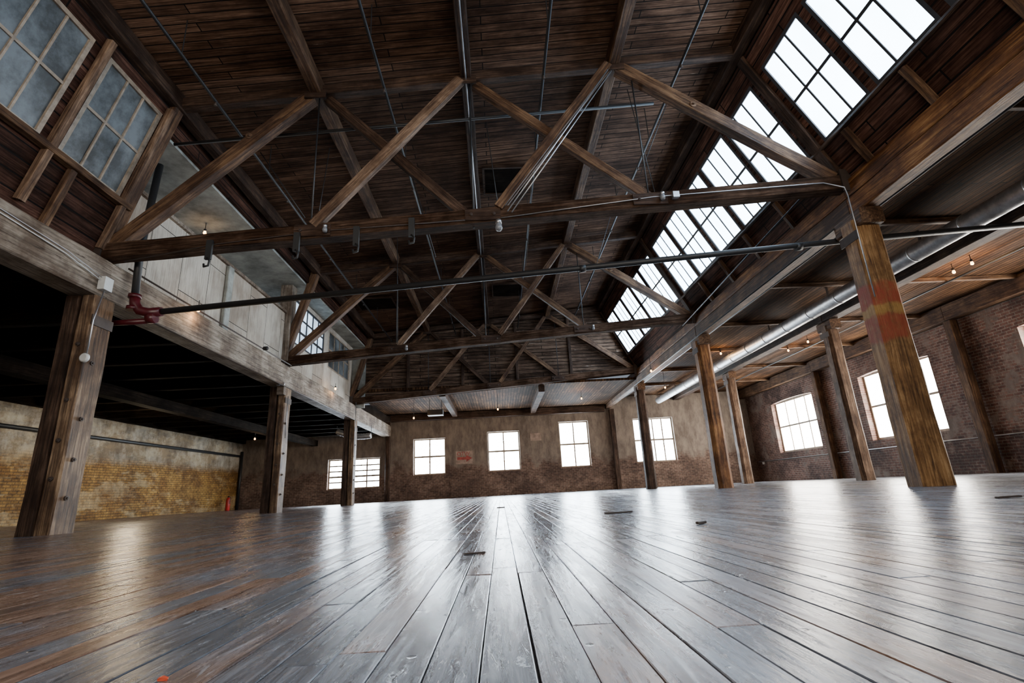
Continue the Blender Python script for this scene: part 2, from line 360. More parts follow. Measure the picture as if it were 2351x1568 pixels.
for i,(a,b2) in enumerate(RW):
    window((XR,a,1.3),Y_,Z_,X_,b2-a,2.45,4,2,M['dayw'],M['sashw'],['tall bright window at the right edge of the photo','wide bright brick wall window behind the painted column','wide bright window nearest the far right corner'][i],.09,.055,off=.2,mull=.16 if i<2 else 0)
FW=[]
def fw(x0,x1,y0,y1):
    xm=(x0+x1)/2; ym=(y0+y1)/2
    FW.append((on_y(x0,ym,Y4).x,on_y(x1,ym,Y4).x,on_y(xm,y1,Y4).z,on_y(xm,y0,Y4).z))
fw(752,872,1053,1122); fw(949,1023,1007,1090); fw(1120,1194,990,1081); fw(1285,1354,967,1072); fw(1457,1550,959,1060)
wall('wall_far',(XL-.3,Y4,0),X_,Z_,Y_,XR-XL+.6,5.1,[(a-XL+.3,b2-XL+.3,c,d) for a,b2,c,d in FW],.35,M['brickF'],label='far wall of brown brick and patchy plaster',cat='wall')
FL=['low far window with many small panes behind the left posts','first tall far window right of the dark aisle','far window in the middle, right of the red arrow sign','third tall far window, above the bright floor streak','far window partly behind the slim dark post']
for i,(a,b2,c,d) in enumerate(FW):
    window((a,Y4,c),X_,Z_,Y_,b2-a,d-c,[4,2,2,2,4][i],[5,2,2,2,2][i],M['day'],M['sashw'],FL[i],.07,.07,off=.15)
    MB().box(a-.08,b2+.08,Y4-.05,Y4+.14,c-.09,c-.01).build('trim_%d'%(i+1),M['brickF'],label='sill under the '+FL[i],cat='window sill',kind='structure')
MB().box(XL-.3,XL,YB,Y4,0,6.7).build('wall_left',M['brickL'],label='yellow and cream painted brick wall in the left aisle',cat='wall',kind='structure')
rb=MB()
xa,xb=-5.5,4.95
rb.v+=[V((xa,YB,zr(xa)+.3)),V((xb,YB,zr(xb)+.3)),V((xb,Y3+.2,zr(xb)+.3)),V((xa,Y3+.2,zr(xa)+.3))]; rb.v+=[v+V((0,0,.1)) for v in rb.v[:4]]
rb.f+=[(0,1,2,3),(4,5,6,7),(0,1,5,4),(1,2,6,5),(2,3,7,6),(3,0,4,7)]
rb.build('ceiling',M['deck'],label='dark flaking timber board roof above the trusses',cat='ceiling',kind='structure')
MB().box(-5.47,-5.4,YB,Y3+.1,6.4,zr(-5.45)+.3).build('trim_10',M['siding'],label='narrow board strip under the left edge of the roof',cat='trim',kind='structure')
MB().box(4.82,4.9,YB,Y3+.1,7.35,zr(4.85)+.3).build('trim_11',M['siding'],label='narrow board strip under the right edge of the roof',cat='trim',kind='structure')
MB().box(6.2,XR,YB,Y4,4.9,5.0).build('ceiling_right',M['aisleboards'],label='brown board ceiling of the right aisle',cat='ceiling',kind='structure')
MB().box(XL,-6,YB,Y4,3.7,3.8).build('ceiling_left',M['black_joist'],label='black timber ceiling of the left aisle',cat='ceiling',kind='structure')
MB().box(-6,6.2,Y3,Y4,4.45,4.55).build('ceiling_far',M['aisleboards'],label='low board ceiling of the far bay below the gable',cat='ceiling',kind='structure')
g=MB(); 
pts=[(-6.1,zc(-6)-.1),(6.1,zc(6)-.1),(6.1,zc(6)+.1),(4.85,zr(4.85)+.35),(-5.45,zr(-5.45)+.35),(-6.1,zc(-6)+.1)]
g.poly([(x,Y3+.1,z) for x,z in pts]); g.poly([(x,Y3+.2,z) for x,z in pts][::-1])
g.build('wall_gable',M['gable'],label='brown flaking board gable wall behind the last truss',cat='wall',kind='structure')
T=V((4.67,0,7.46)); B=V((6.0,0,4.84)); VS=(T-B).normalized(); LS=(T-B).length
NR=V((VS.z,0,-VS.x)).normalized()
if NR.x<0: NR=-NR
units=[]
y=6.95
while y>-2: units.append((y-1.08,y)); y-=1.22
for k0 in (Y1,Y2):
    y=k0+.2
    for i in range(5): units.append((y,y+1.19)); y+=1.28
units.sort(); v0,v1=.26*LS,.86*LS
wall('wall_clerestory_right',V((6,YB,4.84)),Y_,VS,NR,Y3-YB,LS,[(a-YB,b2-YB,v0,v1) for a,b2 in units],.1,M['siding'],label='sloping dark board side of the roof on the right',cat='wall')
vis=[u for u in units if u[1]>3.4]
for u in units:
    i=vis.index(u) if u in vis else -1
    window(V((6,u[0],4.84))+VS*v0,Y_,VS,NR,u[1]-u[0],v1-v0,3,2,M['sky'],M['sash'],
      (ORD[i]+' bright slanted roof window along the right roof slope') if i>=0 else 'bright slanted roof window on the right slope beyond the frame',.06,.036,group='slanted roof windows on the right',off=.0,dep=.05)
for i,yy in enumerate((2.9,4.05,5.3,6.5,8.6,9.9,11.2,12.5)):
    P=V((6,yy,4.84)); timber('batten',P+VS*.04-NR*.06,P+VS*.23*LS-NR*.06,.09,.1,M['brown'],ref=(0,1,0),label=ORD[i]+' short batten below the slanted roof windows on the right',cat='batten',group='battens below the right roof windows')
TL=V((-5.25,0,6.66)); BL=V((-6,0,4.05)); VL=(TL-BL).normalized(); LL=(TL-BL).length
NL=V((-VL.z,0,VL.x)).normalized()
lu=[(1.9,2.98),(3.1,4.2),(4.38,5.55),(5.83,6.97)]
EX=.2
wall('wall_clerestory_left',V((-6,YB,4.05))-VL*EX,Y_,VL,NL,Y1-YB,LL+EX,[(a-YB,b2-YB,.33*LL+EX,.93*LL+EX) for a,b2 in lu],.12,M['siding'],label='sloping reddish board side of the roof at upper left',cat='wall')
for i,u in enumerate(lu):
    window(V((-6,u[0],4.05))+VL*.33*LL,Y_,VL,NL,u[1]-u[0],.6*LL,3,2,M['dim'],M['sashw'],
      ['grimy frosted window farthest out of the frame on the left','grimy frosted window just beyond the left photo edge','grimy frosted window in the top left corner','grimy frosted window beside the left end of the nearest truss'][i],.06,.028,off=.0)
for i,yy in enumerate((4.29,5.69,7.02)):
    P=V((-6,yy,4.05)); timber('window_mullion_post',P+VL*.05-NL*.06,P+VL*(LL-.05)-NL*.06,.1,.1,M['pale'],ref=(0,1,0),label=['worn post left of the top left frosted window','worn post between the two frosted windows','worn post right of the frosted windows at the truss end'][i],cat='post')
for i,yy in enumerate((4.9,6.1)):
    P=V((-6,yy,4.05)); timber('batten',P-VL*.1-NL*.06,P+VL*.29*LL-NL*.06,.09,.1,M['brown'],ref=(0,1,0),label=['short batten on the red boards at the left edge','short batten on the red boards below the frosted windows'][i],cat='batten')
timber('window_sill',V((-6,YB,4.05))+VL*.31*LL-NL*.06,V((-6,Y1,4.05))+VL*.31*LL-NL*.06,.12,.1,M['brown'],label='long sill rail under the grimy frosted windows',cat='sill')
timber('window_sill',V((6,YB,4.84))+VS*.25*LS-NR*.04,V((6,Y3,4.84))+VS*.25*LS-NR*.04,.06,.06,M['dark'],label='long sill rail under the bright slanted roof windows',cat='sill')
# ---------------- upper room on the left ----------------
MB().box(XL,-5.48,Y1-.2,Y3,6.35,6.45).build('ceiling_upper_room',M['concrete'],label='grey plaster ceiling of the upper left room',cat='ceiling',kind='structure')
MB().box(XL,-5.48,Y3,Y3+.1,3.8,6.9).build('wall_upper_room',M['concrete'],label='end wall of the upper left room',cat='wall',kind='structure')
MB().box(XL,-6.1,Y1-.25,Y1-.15,3.8,6.45).build('wall_upper_room_near',M['siding'],label='near end wall of the upper left room',cat='wall',kind='structure')
PT=5.45; PB=3.9
MB().box(-6.06,-5.98,Y1+.25,Y2-.2,PB,PT).build('partition_wall',M['panel'],label='pale board half wall above the left beam, open above',cat='partition')
MB().box(-6.1,-5.92,Y1+.2,Y2-.2,PT,PT+.07).build('top_rail',M['greywhite'],label='pale rail capping the board half wall',cat='rail')
wall('wall_partition_far',(-6.02,Y2+.2,PB),Y_,Z_,V((-1,0,0)),Y3-Y2-.2,2.45,[(.35,3.0,.9,2.3),(3.5,6.1,.9,2.3)],.08,M['panel'],label='pale board wall with office windows above the left beam',cat='wall')
window((-6.02,Y2+.55,4.8),Y_,Z_,V((-1,0,0)),2.65,1.4,5,3,M['blueglass'],M['sash'],'bluish office window above the left beam beside the pale post',.06,.05)
window((-6.02,Y2+3.7,4.8),Y_,Z_,V((-1,0,0)),2.6,1.4,4,2,M['dim'],M['sashw'],'dull office window above the left beam near the gable',.06,.04)
timber('upper_post',(-6,Y2,4.05),(-6,Y2,6.34),.34,.34,M['greywhite'],label='pale square post between half wall and office window',cat='post')
timber('upper_post',(-5.93,10.6,PB+.02),(-5.93,10.6,PT-.02),.08,.22,M['concrete'],label='grey strip post in the middle of the board half wall',cat='post')
# ---------------- columns ----------------
def sq_column(x,y,ztop,label,name='timber_column'):
    t=thing(name,(x,y,0),label,'column',None)
    for dx,mt in ((-.12,'dark'),(.11,'leftpost')):
        timber('post',(x+dx,y,0),(x+dx,y,ztop),.2,.4,M[mt],t,ch=.02,jit=.006,ref=(0,1,0))
    MB().box(x+.211,x+.225,y-.2,y+.2,ztop-.45,ztop-.3).build('iron_strap',M['iron'],t)
    for z in (.45,.95,1.5,2.3):
        MB().lathe((x+.2,y-.05,z),[(.03,0),(.03,.03),(.015,.032),(.015,.05)],10,X_).build('bolt',M['iron'],t)
        MB().lathe((x+.1,y-.19,z+.25),[(.03,0),(.03,-.03),(.014,-.032),(.014,-.05)],10,Y_).build('bolt',M['iron'],t)
    return t
sq_column(-6,Y1,3.3,'thick split timber post at the left with a white round device on its face')
sq_column(-6,Y2,3.3,'split timber post on the left, second from the camera')
sq_column(-6,Y3,3.3,'split timber post on the left, third from the camera')
def oct_column(x,y,ztop,w,mat,label,bol=True):
    t=thing('timber_column',(x,y,0),label,'column')
    timber('post',(x,y,0),(x,y,ztop),w,w,M[mat],t,ch=w*.22,jit=.007,taper=.93)
    if bol:
        timber('bolster',(x,y-.31,ztop+.0),(x,y+.31,ztop+.0),w*.8,.28,M['brown'],t,ch=.03)
        MB().box(x-w*.5,x-w*.47,y-.2,y+.2,ztop-.35,ztop-.2).build('iron_strap',M['iron'],t)
    return t
oct_column(6,Y1,4.1,.48,'paintcol','thick orange timber column with faded red and yellow painted bands')
oct_column(6,Y2,4.1,.42,'orange','brown timber column right of the middle, between painted column and slim dark post')
oct_column(6,Y3,4.1,.4,'dark','slim dark column in front of the far wide window')
oct_column(9.9,Y2,4.4,.4,'pale','pale timber column in the right aisle, left of the painted column')
oct_column(9.9,Y3,4.4,.4,'pale','farther pale timber column in the right aisle near the corner')
for x,y,l in ((XR-.2,Y2,'timber post against the brick wall at the right edge'),(XR-.2,Y3,'timber post against the brick wall between the two bright windows')):
    timber('wall_post',(x,y,0),(x,y,4.4),.25,.25,M['brown'],label=l,cat='post')
timber('wall_post',(-5.9,Y4-.2,0),(-5.9,Y4-.2,4.05),.22,.22,M['dark'],label='dark post against the far wall beside the low window',cat='post')
timber('wall_post',(6.2,Y4-.2,0),(6.2,Y4-.2,4.2),.24,.24,M['dark'],label='dark post against the far wall left of the last window',cat='post')
ys=[YB,Y1,Y2,Y3,Y4-.02]
nm=['nearest','second','third','farthest']
for i in range(4):
    a,b2=ys[i]+.005,ys[i+1]-.005
    timber('beam',(-6,a,3.605),(-6,b2,3.605),.42,.59,M['greywhite'],ch=.02,label=nm[i]+' span of the pale flaking beam over the left posts',cat='beam',group='left longitudinal beams')
    timber('beam',(6.0,a,4.72),(6.0,b2,4.72),.2,.27,M['orange'],ch=.02,label=nm[i]+' span of the upper brown beam over the right columns',cat='beam',group='right upper longitudinal beams')
    timber('beam',(6.03,a,4.41),(6.03,b2,4.41),.26,.32,M['orange'] if i==0 else M['brown'],ch=.02,label=nm[i]+' span of the lower brown beam over the right columns',cat='beam',group='right lower longitudinal beams')
    timber('beam',(9.9,a,4.72),(9.9,b2,4.72),.34,.34,M['dark'],label=nm[i]+' span of the dark beam along the right aisle ceiling',cat='beam',group='right aisle beams')
    timber('beam',(XR-.2,a,4.65),(XR-.2,b2,4.65),.3,.46,M['brown'],label=nm[i]+' span of the beam on top of the right brick wall',cat='beam',group='right wall beams')
for i,x in enumerate((-2.3,1.9)):
    timber('ceiling_beam',(x,Y3+.25,4.3),(x,Y4-.45,4.3),.26,.28,M['dark'],label=['left','right'][i]+' dark beam under the low far bay ceiling',cat='beam')
timber('ceiling_beam',(-5.75,Y4-.22,4.25),(5.8,Y4-.22,4.25),.3,.35,M['dark'],label='cross beam along the top of the far wall',cat='beam')
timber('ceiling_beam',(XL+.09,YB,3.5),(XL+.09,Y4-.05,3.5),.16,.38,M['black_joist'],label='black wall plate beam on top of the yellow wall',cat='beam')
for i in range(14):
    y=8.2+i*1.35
    timber('ceiling_joist',(XL+.19,y,3.5),(-6.24,y,3.5),.16,.36,M['black_joist'],label=ORD[i]+' near-black joist under the left aisle ceiling',cat='joist',group='left aisle joists')
timber('ceiling_beam',(-9.8,YB,3.16),(-9.8,Y4-.05,3.16),.32,.3,M['black_joist'],label='long near-black beam under the left aisle joists',cat='beam')
for i in range(8):
    y=2.3+i*3.1
    for x0,x1 in ((6.26,9.7),(10.1,XR-.36)):
        timber('ceiling_joist',(x0,y,4.84),(x1,y,4.84),.09,.12,M['brown'],label=ORD[i]+(' thin joist between duct side and right columns' if x0<7 else ' thin joist beside the right brick wall'),cat='joist',group='right aisle joists')
PX=[-5.2,-2.86,-.3,2.31,4.62]
pl=['leftmost','second from left','middle','fourth from left','rightmost']
for i,x in enumerate(PX):
    timber('roof_purlin',(x,YB,zr(x)+.13),(x,Y3+.05,zr(x)+.13),.19,.3,M['brown'] if i in (1,3) else M['dark'],ch=.015,jit=.006,label=pl[i]+' of the five long roof beams running away from the camera',cat='beam',group='long roof beams')
# ---------------- trusses ----------------
for ti,Y in enumerate((Y1,Y2,Y3-.12)):
    t=thing('roof_truss',(-6,Y,zc(-6)),['nearest large timber roof truss, carrying clamps and lamps','middle timber roof truss, second from the camera','farthest timber roof truss, against the brown gable'][ti],'truss','timber roof trusses')
    timber('bottom_chord',(-6.15,Y,zc(-6.15)),(6.1,Y,zc(6.1)),.23,.25,M['chord'],t,jit=.005,ch=.006)
    timber('top_chord',(-5.4,Y+.02,zr(-5.4)+.1),(4.8,Y+.02,zr(4.8)+.1),.16,.2,M['dark'],t)
    def dg(x0,top0,x1,top1,dy,mt,w=.12,d=.17,nm_='diagonal'):
        z0=zr(x0)-.02 if top0 else zc(x0)+.1; z1=zr(x1)-.02 if top1 else zc(x1)+.1
        timber(nm_,(x0,Y+dy,z0),(x1,Y+dy,z1),w,d,M[mt],t,jit=.004,ch=.007)
    dg(-5.85,0,-2.95,1,0,'brown',.18,.21,'end_diagonal'); dg(5.75,0,2.4,1,0,'brown',.18,.21,'end_diagonal')
    dg(-2.75,0,-.4,1,-.08,'pale'); dg(-2.7,1,-.35,0,.08,'dark')
    dg(-.15,1,2.7,0,.08,'brown'); dg(2.2,1,.15,0,-.14,'brown',.05,.15); dg(2.2,1,.15,0,-.03,'brown',.05,.15)
    for x in (-2.82,2.62):
        MB().tube([(x,Y-.02,zc(x)+.05),(x,Y-.02,zr(x)+.1)],.013,8).build('tie_rod',M['pipe'],t,smooth=True)
    MB().tube([(-.25,Y+.01,zc(-.2)-.15),(-.25,Y+.01,zr(-.2)+.1)],.016,8).build('tie_rod',M['pipe'],t,smooth=True)
    for x in (-2.86,-.3,2.31):
        MB().box(x-.18,x+.18,Y-.125,Y-.11,zr(x)-.13,zr(x)+.03).build('node_plate',M['dark'],t)
    for x in (-2.75,-.1,2.6):
        MB().box(x-.28,x+.28,Y-.14,Y-.122,zc(x)-.1,zc(x)+.1).build('node_plate',M['dark'],t)
        for dx in (-.18,.18): MB().lathe((x+dx,Y-.14,zc(x)),[(.025,0),(.025,-.02),(.012,-.022),(.012,-.04)],8,Y_).build('bolt',M['iron'],t)
    for (x,z) in ((-3.9,zc(-5.85)+.1+(zr(-3)-zc(-5.85))*(1.95/2.9)),(3.6,zr(2.4)-(zr(2.4)-zc(5.75))*(1.2/3.35))):
        MB().lathe((x,Y-.09,z),[(.055,0),(.055,-.02),(.02,-.022),(.02,-.05)],14,Y_).build('washer',M['pale'],t)
    MB().box(-6.2,-5.9,Y-.15,Y-.12,zc(-6)-.2,zc(-6)+.2).build('end_plate',M['iron'],t); MB().box(5.8,6.1,Y-.15,Y-.12,zc(6)-.2,zc(6)+.2).build('end_plate',M['iron'],t)
    timber('end_post',(6.0,Y,4.9),(4.72,Y,7.5),.2,.2,M['dark'],t); timber('end_post',(-6.0,Y,4.15),(-5.25,Y,6.75),.2,.2,M['brown'],t)
for i,x in enumerate((-3.7,-1.4,.9,3.2)):
    timber('gable_stud',(x,Y3+.05,zc(x)+.14),(x,Y3+.05,zr(x)-.03),.12,.09,M['dark'],label=ORD[i].replace('nearest','first')+' stud from the left on the brown gable boards',cat='stud',group='gable studs')
# ---------------- pipes ----------------
YP=7.5
pa=on_y(400,332,YP); pb=on_y(1500,237,YP)
MB().tube([pa,pb],.028,12).build('sprinkler_pipe',M['pipe'],smooth=True,label='black cross pipe just behind the top of the nearest truss',cat='pipe')
for i,(px,py) in enumerate(((552,318),(905,288),(1240,259),(1530,234))):
    q=on_y(px,py,YP); t=thing('sprinkler_pipe',q,['leftmost','second','third','rightmost'][i]+' long black sprinkler pipe running away under the roof boards','pipe','long sprinkler pipes')
    MB().tube([(q.x,YB+.5,q.z+.065),(q.x,Y3-.5,q.z+.065)],.024,10).build('pipe_run',M['pipe'],t,smooth=True)
    for y in (3.,5.8,8.6,11.4,14.8,17.6):
        MB().tube([(q.x,y,q.z+.08),(q.x,y,zr(q.x)+.3)],.008,6).build('hanger_rod',M['pipe'],t)
        MB().lathe((q.x,y+.9,q.z-.02),[(.02,0),(.028,.02),(.012,.03),(.014,.07)],8).build('sprinkler_head',M['iron'],t)
PL=V((-5.22,7.56,3.23)); PM=on_y(1937,553,7.56); PE=on_y(2351,515,7.56)
PR=PM+(PE-PM)*((XR-.05-PM.x)/(PE.x-PM.x))
t=thing('fire_main_pipe',PL,'thick black pipe crossing the whole hall below the nearest truss','pipe')
MB().tube([PL,PM,PR],.05,14).build('pipe_run',M['pipe'],t,smooth=True)
for x in (1.5,5.2):
    z=3.22+(x+5.35)*.066; MB().tube([(x-.05,7.56,z+.01),(x+.05,7.56,z+.02)],.062,12).build('coupling',M['pipe'],t,smooth=True)
t=thing('riser_pipe',(-5.62,7.5,3.0),'dark red pipe elbow and black riser beside the left post','pipe')
MB().tube([(-5.23,7.56,3.23),(-5.42,7.55,3.22),(-5.55,7.53,3.25),(-5.62,7.5,3.35),(-5.64,7.5,3.5)],.075,14).build('elbow',M['redpipe'],t,smooth=True)
MB().tube([(-5.64,7.5,3.5),(-5.68,7.5,4.3),(-5.6,7.5,5.9)],.055,14).build('riser',M['pipe'],t,smooth=True)
for z in (3.45,3.25): MB().tube([(-5.64,7.5,z),(-5.64,7.5,z+.06)],.09,14).build('flange',M['redpipe'],t,smooth=True)
MB().tube([(-5.35,7.6,3.1),(-6.3,7.6,3.08)],.045,12).build('branch',M['redpipe'],t,smooth=True)
MB().tube([(-5.42,7.55,3.12),(-5.3,7.55,3.13)],.085,12).build('end_cap',M['redpipe'],t,smooth=True)
def conduit(pts,label,r=.012,mat='galv'): return MB().tube(pts,r,8).build('conduit',M[mat],smooth=True,label=label,cat='conduit')
conduit([(-.3,YB+1,zr(-.3)-.05),(-.3,Y3-.3,zr(-.3)-.05)],'shiny conduit under the middle roof beam',.014)
c=[on_y(1150,500,Y1-.14),on_y(1500,452,Y1-.14),on_y(1890,420,Y1-.14),V((5.76,Y1-.21,4.66)),V((5.76,Y1-.23,4.5)),V((5.74,Y1-.24,2.75))]
conduit(c,'shiny conduit along the nearest truss and down the painted column',.009)
c=[on_y(1395,160,Y1-.22),on_y(1275,330,Y1-.22),on_y(1165,485,Y1-.22)]
conduit(c,'bright conduit down the diagonal right of the middle of the nearest truss')
c=[on_y(1404,162,Y1-.22),on_y(1284,332,Y1-.22),on_y(1175,487,Y1-.22)]
conduit(c,'second bright conduit beside the first on the nearest truss diagonal',.01)
c=[on_y(285,600,Y1-.13),on_y(500,560,Y1-.13),on_y(740,530,Y1-.13),on_y(1140,500,Y1-.13)]
conduit(c,'thin dark conduit along the left half of the nearest truss',.01,'iron')
conduit([(5.8,Y1+.3,4.18),(5.8,Y3,4.18)],'conduit along the brown beam between right columns',.018,'pipe')
conduit([(5.3,Y1,4.75),(5.55,Y2,4.62)],'cable strung beside the right roof slope from the nearest to the middle truss',.014,'pipe')
conduit([(6.9,YB,4.74),(6.9,Y4-.5,4.74)],'black pipe along the right aisle ceiling just right of the columns',.03,'pipe')
conduit([(11.6,YB,4.75),(11.6,Y4-.5,4.75)],'black pipe along the right aisle ceiling near the brick wall',.025,'pipe')
conduit([(XR-.05,9,1.0),(XR-.05,Y4-.3,1.0)],'pale conduit along the right brick wall at waist height',.02)
conduit([(-5.77,Y1+.3,3.94),(-5.77,Y2,3.94)],'thin dark conduit along the top of the left beam',.016,'iron')
conduit([(-5.77,Y1+1,3.28),(-5.77,Y3,3.28)],'thin conduit under the left beam',.014,'iron')
conduit([(-5.75,Y2-.1,3.04),(-5.75,Y2-.1,1.9)],'short shiny conduit down the second left post',.011)
conduit([(-5.75,Y3-.24,4.0),(-5.75,Y3-.24,1.8)],'shiny conduit down the third left post',.011)
c=[V((-5.78,2.5,3.87)),V((-5.77,4,3.77)),V((-5.77,5.4,3.7)),V((-5.76,6.3,3.64)),V((-5.74,6.9,3.52))]
conduit(c,'slack grey cable drooping along the near left beam',.008,'whitep')
c=[p+V((0,0,.05)) for p in c[:-1]]+[V((-5.73,6.92,3.56))]
conduit(c,'second slack cable just above the drooping one',.006,'galv')
conduit([(XL+.1,9,2.65),(XL+.1,Y4-.4,2.65)],'dark pipe along the top of the yellow left wall',.06,'pipe')
conduit([(XL+.1,Y4-.2,0.0),(XL+.1,Y4-.2,2.9)],'black pipe standing in the far left corner',.07,'pipe')
def wire(a,b2,Y,l,r=.007): conduit([on_y(a[0],a[1],Y),on_y(b2[0],b2[1],Y)],l,r,'pipe')
wire((1440,205),(1503,440),7.4,'thin hanging wire right of the middle of the nearest truss')
wire((1235,275),(1207,610),8.,'thin hanging wire in the middle between nearest and middle trusses')
wire((598,350),(700,500),7.6,'thin slanting brace wire on the left behind the nearest truss',.009)
wire((945,400),(1000,590),8.6,'thin slanting brace wire left of centre behind the nearest truss',.009)
wire((757,340),(720,560),7.7,'thin vertical wire beside the second roof beam')
wire((1545,200),(1470,400),7.7,'thin slanting wire between the right pipes')
wire((1418,440),(1345,690),11.,'thin slanting wire above the middle truss on the right')
wire((1116,280),(1150,520),7.7,'thin wire hanging near the middle roof beam')
wire((912,500),(913,790),10.5,'thin vertical wire above the left part of the middle truss')
MB().box(-5.78,-5.68,Y1-.22,Y1-.06,3.38,3.58).build('junction_box',M['whitep'],label='small white junction box at the top of the left post',cat='box')
t=thing('alarm_device',(-5.72,Y1-.2,2.2),'round white device hanging on a thin conduit on the left post','device')
MB().tube([(-5.73,Y1-.14,3.38),(-5.74,Y1-.22,2.9),(-5.74,Y1-.22,2.4)],.009,8).build('conduit',M['galv'],t,smooth=True)
MB().lathe((-5.74,Y1-.22,2.33),[(.02,0),(.065,-.01),(.065,-.04),(.045,-.055)],18,Y_).build('disc',M['whitep'],t,smooth=True)
t=thing('emergency_light',(-5.75,Y2-.3,3.35),'pale emergency light box at the top of the second left post','light')
MB().box(-5.95,-5.77,Y2-.38,Y2-.22,3.05,3.28).build('box',M['greywhite'],t)
for dx in (-.04,.08): MB().lathe((-5.87+dx,Y2-.34,3.33),[(.03,0),(.05,-.05),(.055,-.09)],12,Y_).build('lamp_head',M['galv'],t)
t=thing('ventilation_duct',(8.7,12,4.1),'long silver spiral duct along the right aisle ceiling','duct')
MB().tube([(8.75,YB,4.5),(8.75,Y4-.6,4.5)],.18,24).build('duct_tube',M['ductm'],t,smooth=True)
y=YB+1.2
while y<Y4-1:
    MB().tube([(8.75,y,4.5),(8.75,y+.035,4.5)],.187,24).build('seam_band',M['ductm'],t,smooth=True); y+=1.2
for y in (3,6,9,12,15,18,21,24): MB().box(8.73,8.77,y,y+.04,4.67,4.9).build('hanger_strap',M['iron'],t)
a=on_y(775,962,22.3); b2=on_y(852,1000,22.3); a.z=min(a.z,3.1); b2.z=min(b2.z,3.0)
t=thing('flexible_duct',a,'short crumpled silver duct hanging near the third left post','duct')
pts=[a.lerp(b2,i/24)+V((0,0,-.12*math.sin(math.pi*i/24))) for i in range(25)]
MB().tube(pts,[.13 if i%2 else .115 for i in range(25)],14).build('duct_tube',M['ductm'],t,smooth=True)
for q in (0,24): MB().tube([pts[q],V((pts[q].x,pts[q].y,3.32))],.01,6).build('hanger_rod',M['pipe'],t)
# ---------------- lamps ----------------
def bulb(pos,ztop,label,group,power=14,r=.036):
    t=thing('hanging_bulb',pos,label,'light bulb',group); p=V(pos)
    MB().tube([p+V((0,0,.09)),V((p.x,p.y,ztop))],.008,6).build('stem',M['iron'],t)
    MB().lathe(p,[(.028,.045),(.03,.09),(.02,.1)],10).build('socket',M['black'],t)
    MB().lathe(p,[(.004,-r),(r*.7,-r*.7),(r,0),(r*.75,r*.6),(.024,.055)],12).build('bulb',M['bulb'],t,smooth=True)
    l=bpy.data.lights.new('bulb_lamp','POINT'); l.energy=power; l.color=(1,.58,.26); l.shadow_soft_size=.06
    lo=bpy.data.objects.new('bulb_lamp',l); COL.objects.link(lo); lo.location=p-V((0,0,.12))
RB=[((2190,625),'lit bulb on the right aisle ceiling, left of the pair near the duct'),((2232,605),'lit bulb on the right aisle ceiling, right of the pair near the duct'),((1855,785),'lit bulb right of the pair beside the brown right column'),((1810,805),'lit bulb left of the pair beside the pale aisle column'),((1655,812),'lit bulb just right of the second right column'),((1495,852),'lit bulb under the far end of the right beam'),((1527,890),'lit bulb low at the far end of the right aisle')]
for (a,l) in RB:
    z=4.68 if a[0]>1600 else 4.2
    p=on_z(a[0],a[1],z)
    if p.y>25: p=on_y(a[0],a[1],25)
    bulb(p,4.9,l,'right aisle bulbs',30)
for a,l in (((950,960),'lit bulb at the left of the low far bay ceiling'),((1143,940),'lit bulb in the middle of the low far bay'),((1335,915),'lit bulb at the right of the low far bay')):
    p=on_y(a[0],a[1],22.6); bulb(p,4.45,l,'far bay bulbs',45)
p=on_y(585,1008,22.); bulb(p,3.7,'lit bulb deep in the dark left aisle','left bulbs',15)
for a,l in (((455,712),'lit bulb on the near part of the left beam'),((770,893),'lit bulb on the left beam near the third post')):
    p=on_x(a[0],a[1],-5.68); bulb(p,p.z+.2,l,'left bulbs',8)
p=on_x(603,800,-5.7); MB().lathe(p,[(.02,0),(.05,.03),(.05,.12),(.02,.14)],12,X_).build('spot_light',M['black'],label='small black spot lamp on the left beam',cat='light')
p=on_z(470,535,6.1); bulb(p,6.35,'small lit bulb on the grey upper room ceiling','upper room bulbs',3,.035)
def jar(px,py,Y,label,s=1.):
    p=on_y(px,py,Y); t=thing('jar_lamp',p,label,'lamp','unlit lamps on the trusses')
    MB().lathe(p,[(.05*s,.03*s),(.055*s,.1*s),(.03*s,.12*s)],12).build('cap',M['galv'],t,smooth=True)
    MB().lathe(p,[(.01,-.1*s),(.05*s,-.09*s),(.065*s,-.04*s),(.05*s,.03*s)],12).build('glass',M['clear'],t,smooth=True)
jar(1145,518,Y1-.2,'unlit glass lamp hanging under the middle of the nearest truss',.9); jar(746,525,Y1-.2,'small unlit lamp on the left part of the nearest truss',.6)
jar(1521,450,Y1-.2,'unlit lamp on the right part of the nearest truss',.65); jar(933,799,Y2-.2,'unlit lamp on the left part of the middle truss',.7); jar(1362,752,Y2-.2,'unlit lamp on the right part of the middle truss',.7)
p=on_y(1551,448,Y1-.2); MB().box(p.x-.05,p.x+.05,p.y-.04,p.y+.04,p.z-.05,p.z+.05).build('junction_box',M['galv'],label='small metal junction box on the right part of the nearest truss',cat='box')
for i,(px,py) in enumerate(((480,580),(681,562),(818,548),(945,528))):
    p=on_y(px,py,Y1-.17); t=thing('pipe_clamp',p,ORD[i].replace('nearest','leftmost')+' black clamp hanging from the nearest truss','clamp','black clamps on the nearest truss')
    MB().box(p.x-.045,p.x+.045,p.y-.03,p.y+.01,p.z-.12,p.z+.2).build('bracket',M['black'],t)
    MB().tube([p+V((0,-.03,-.1)),p+V((.05,-.05,-.16)),p+V((.04,-.05,-.24)),p+V((-.03,-.04,-.25)),p+V((-.04,-.03,-.2))],.016,8).build('hook',M['black'],t,smooth=True)
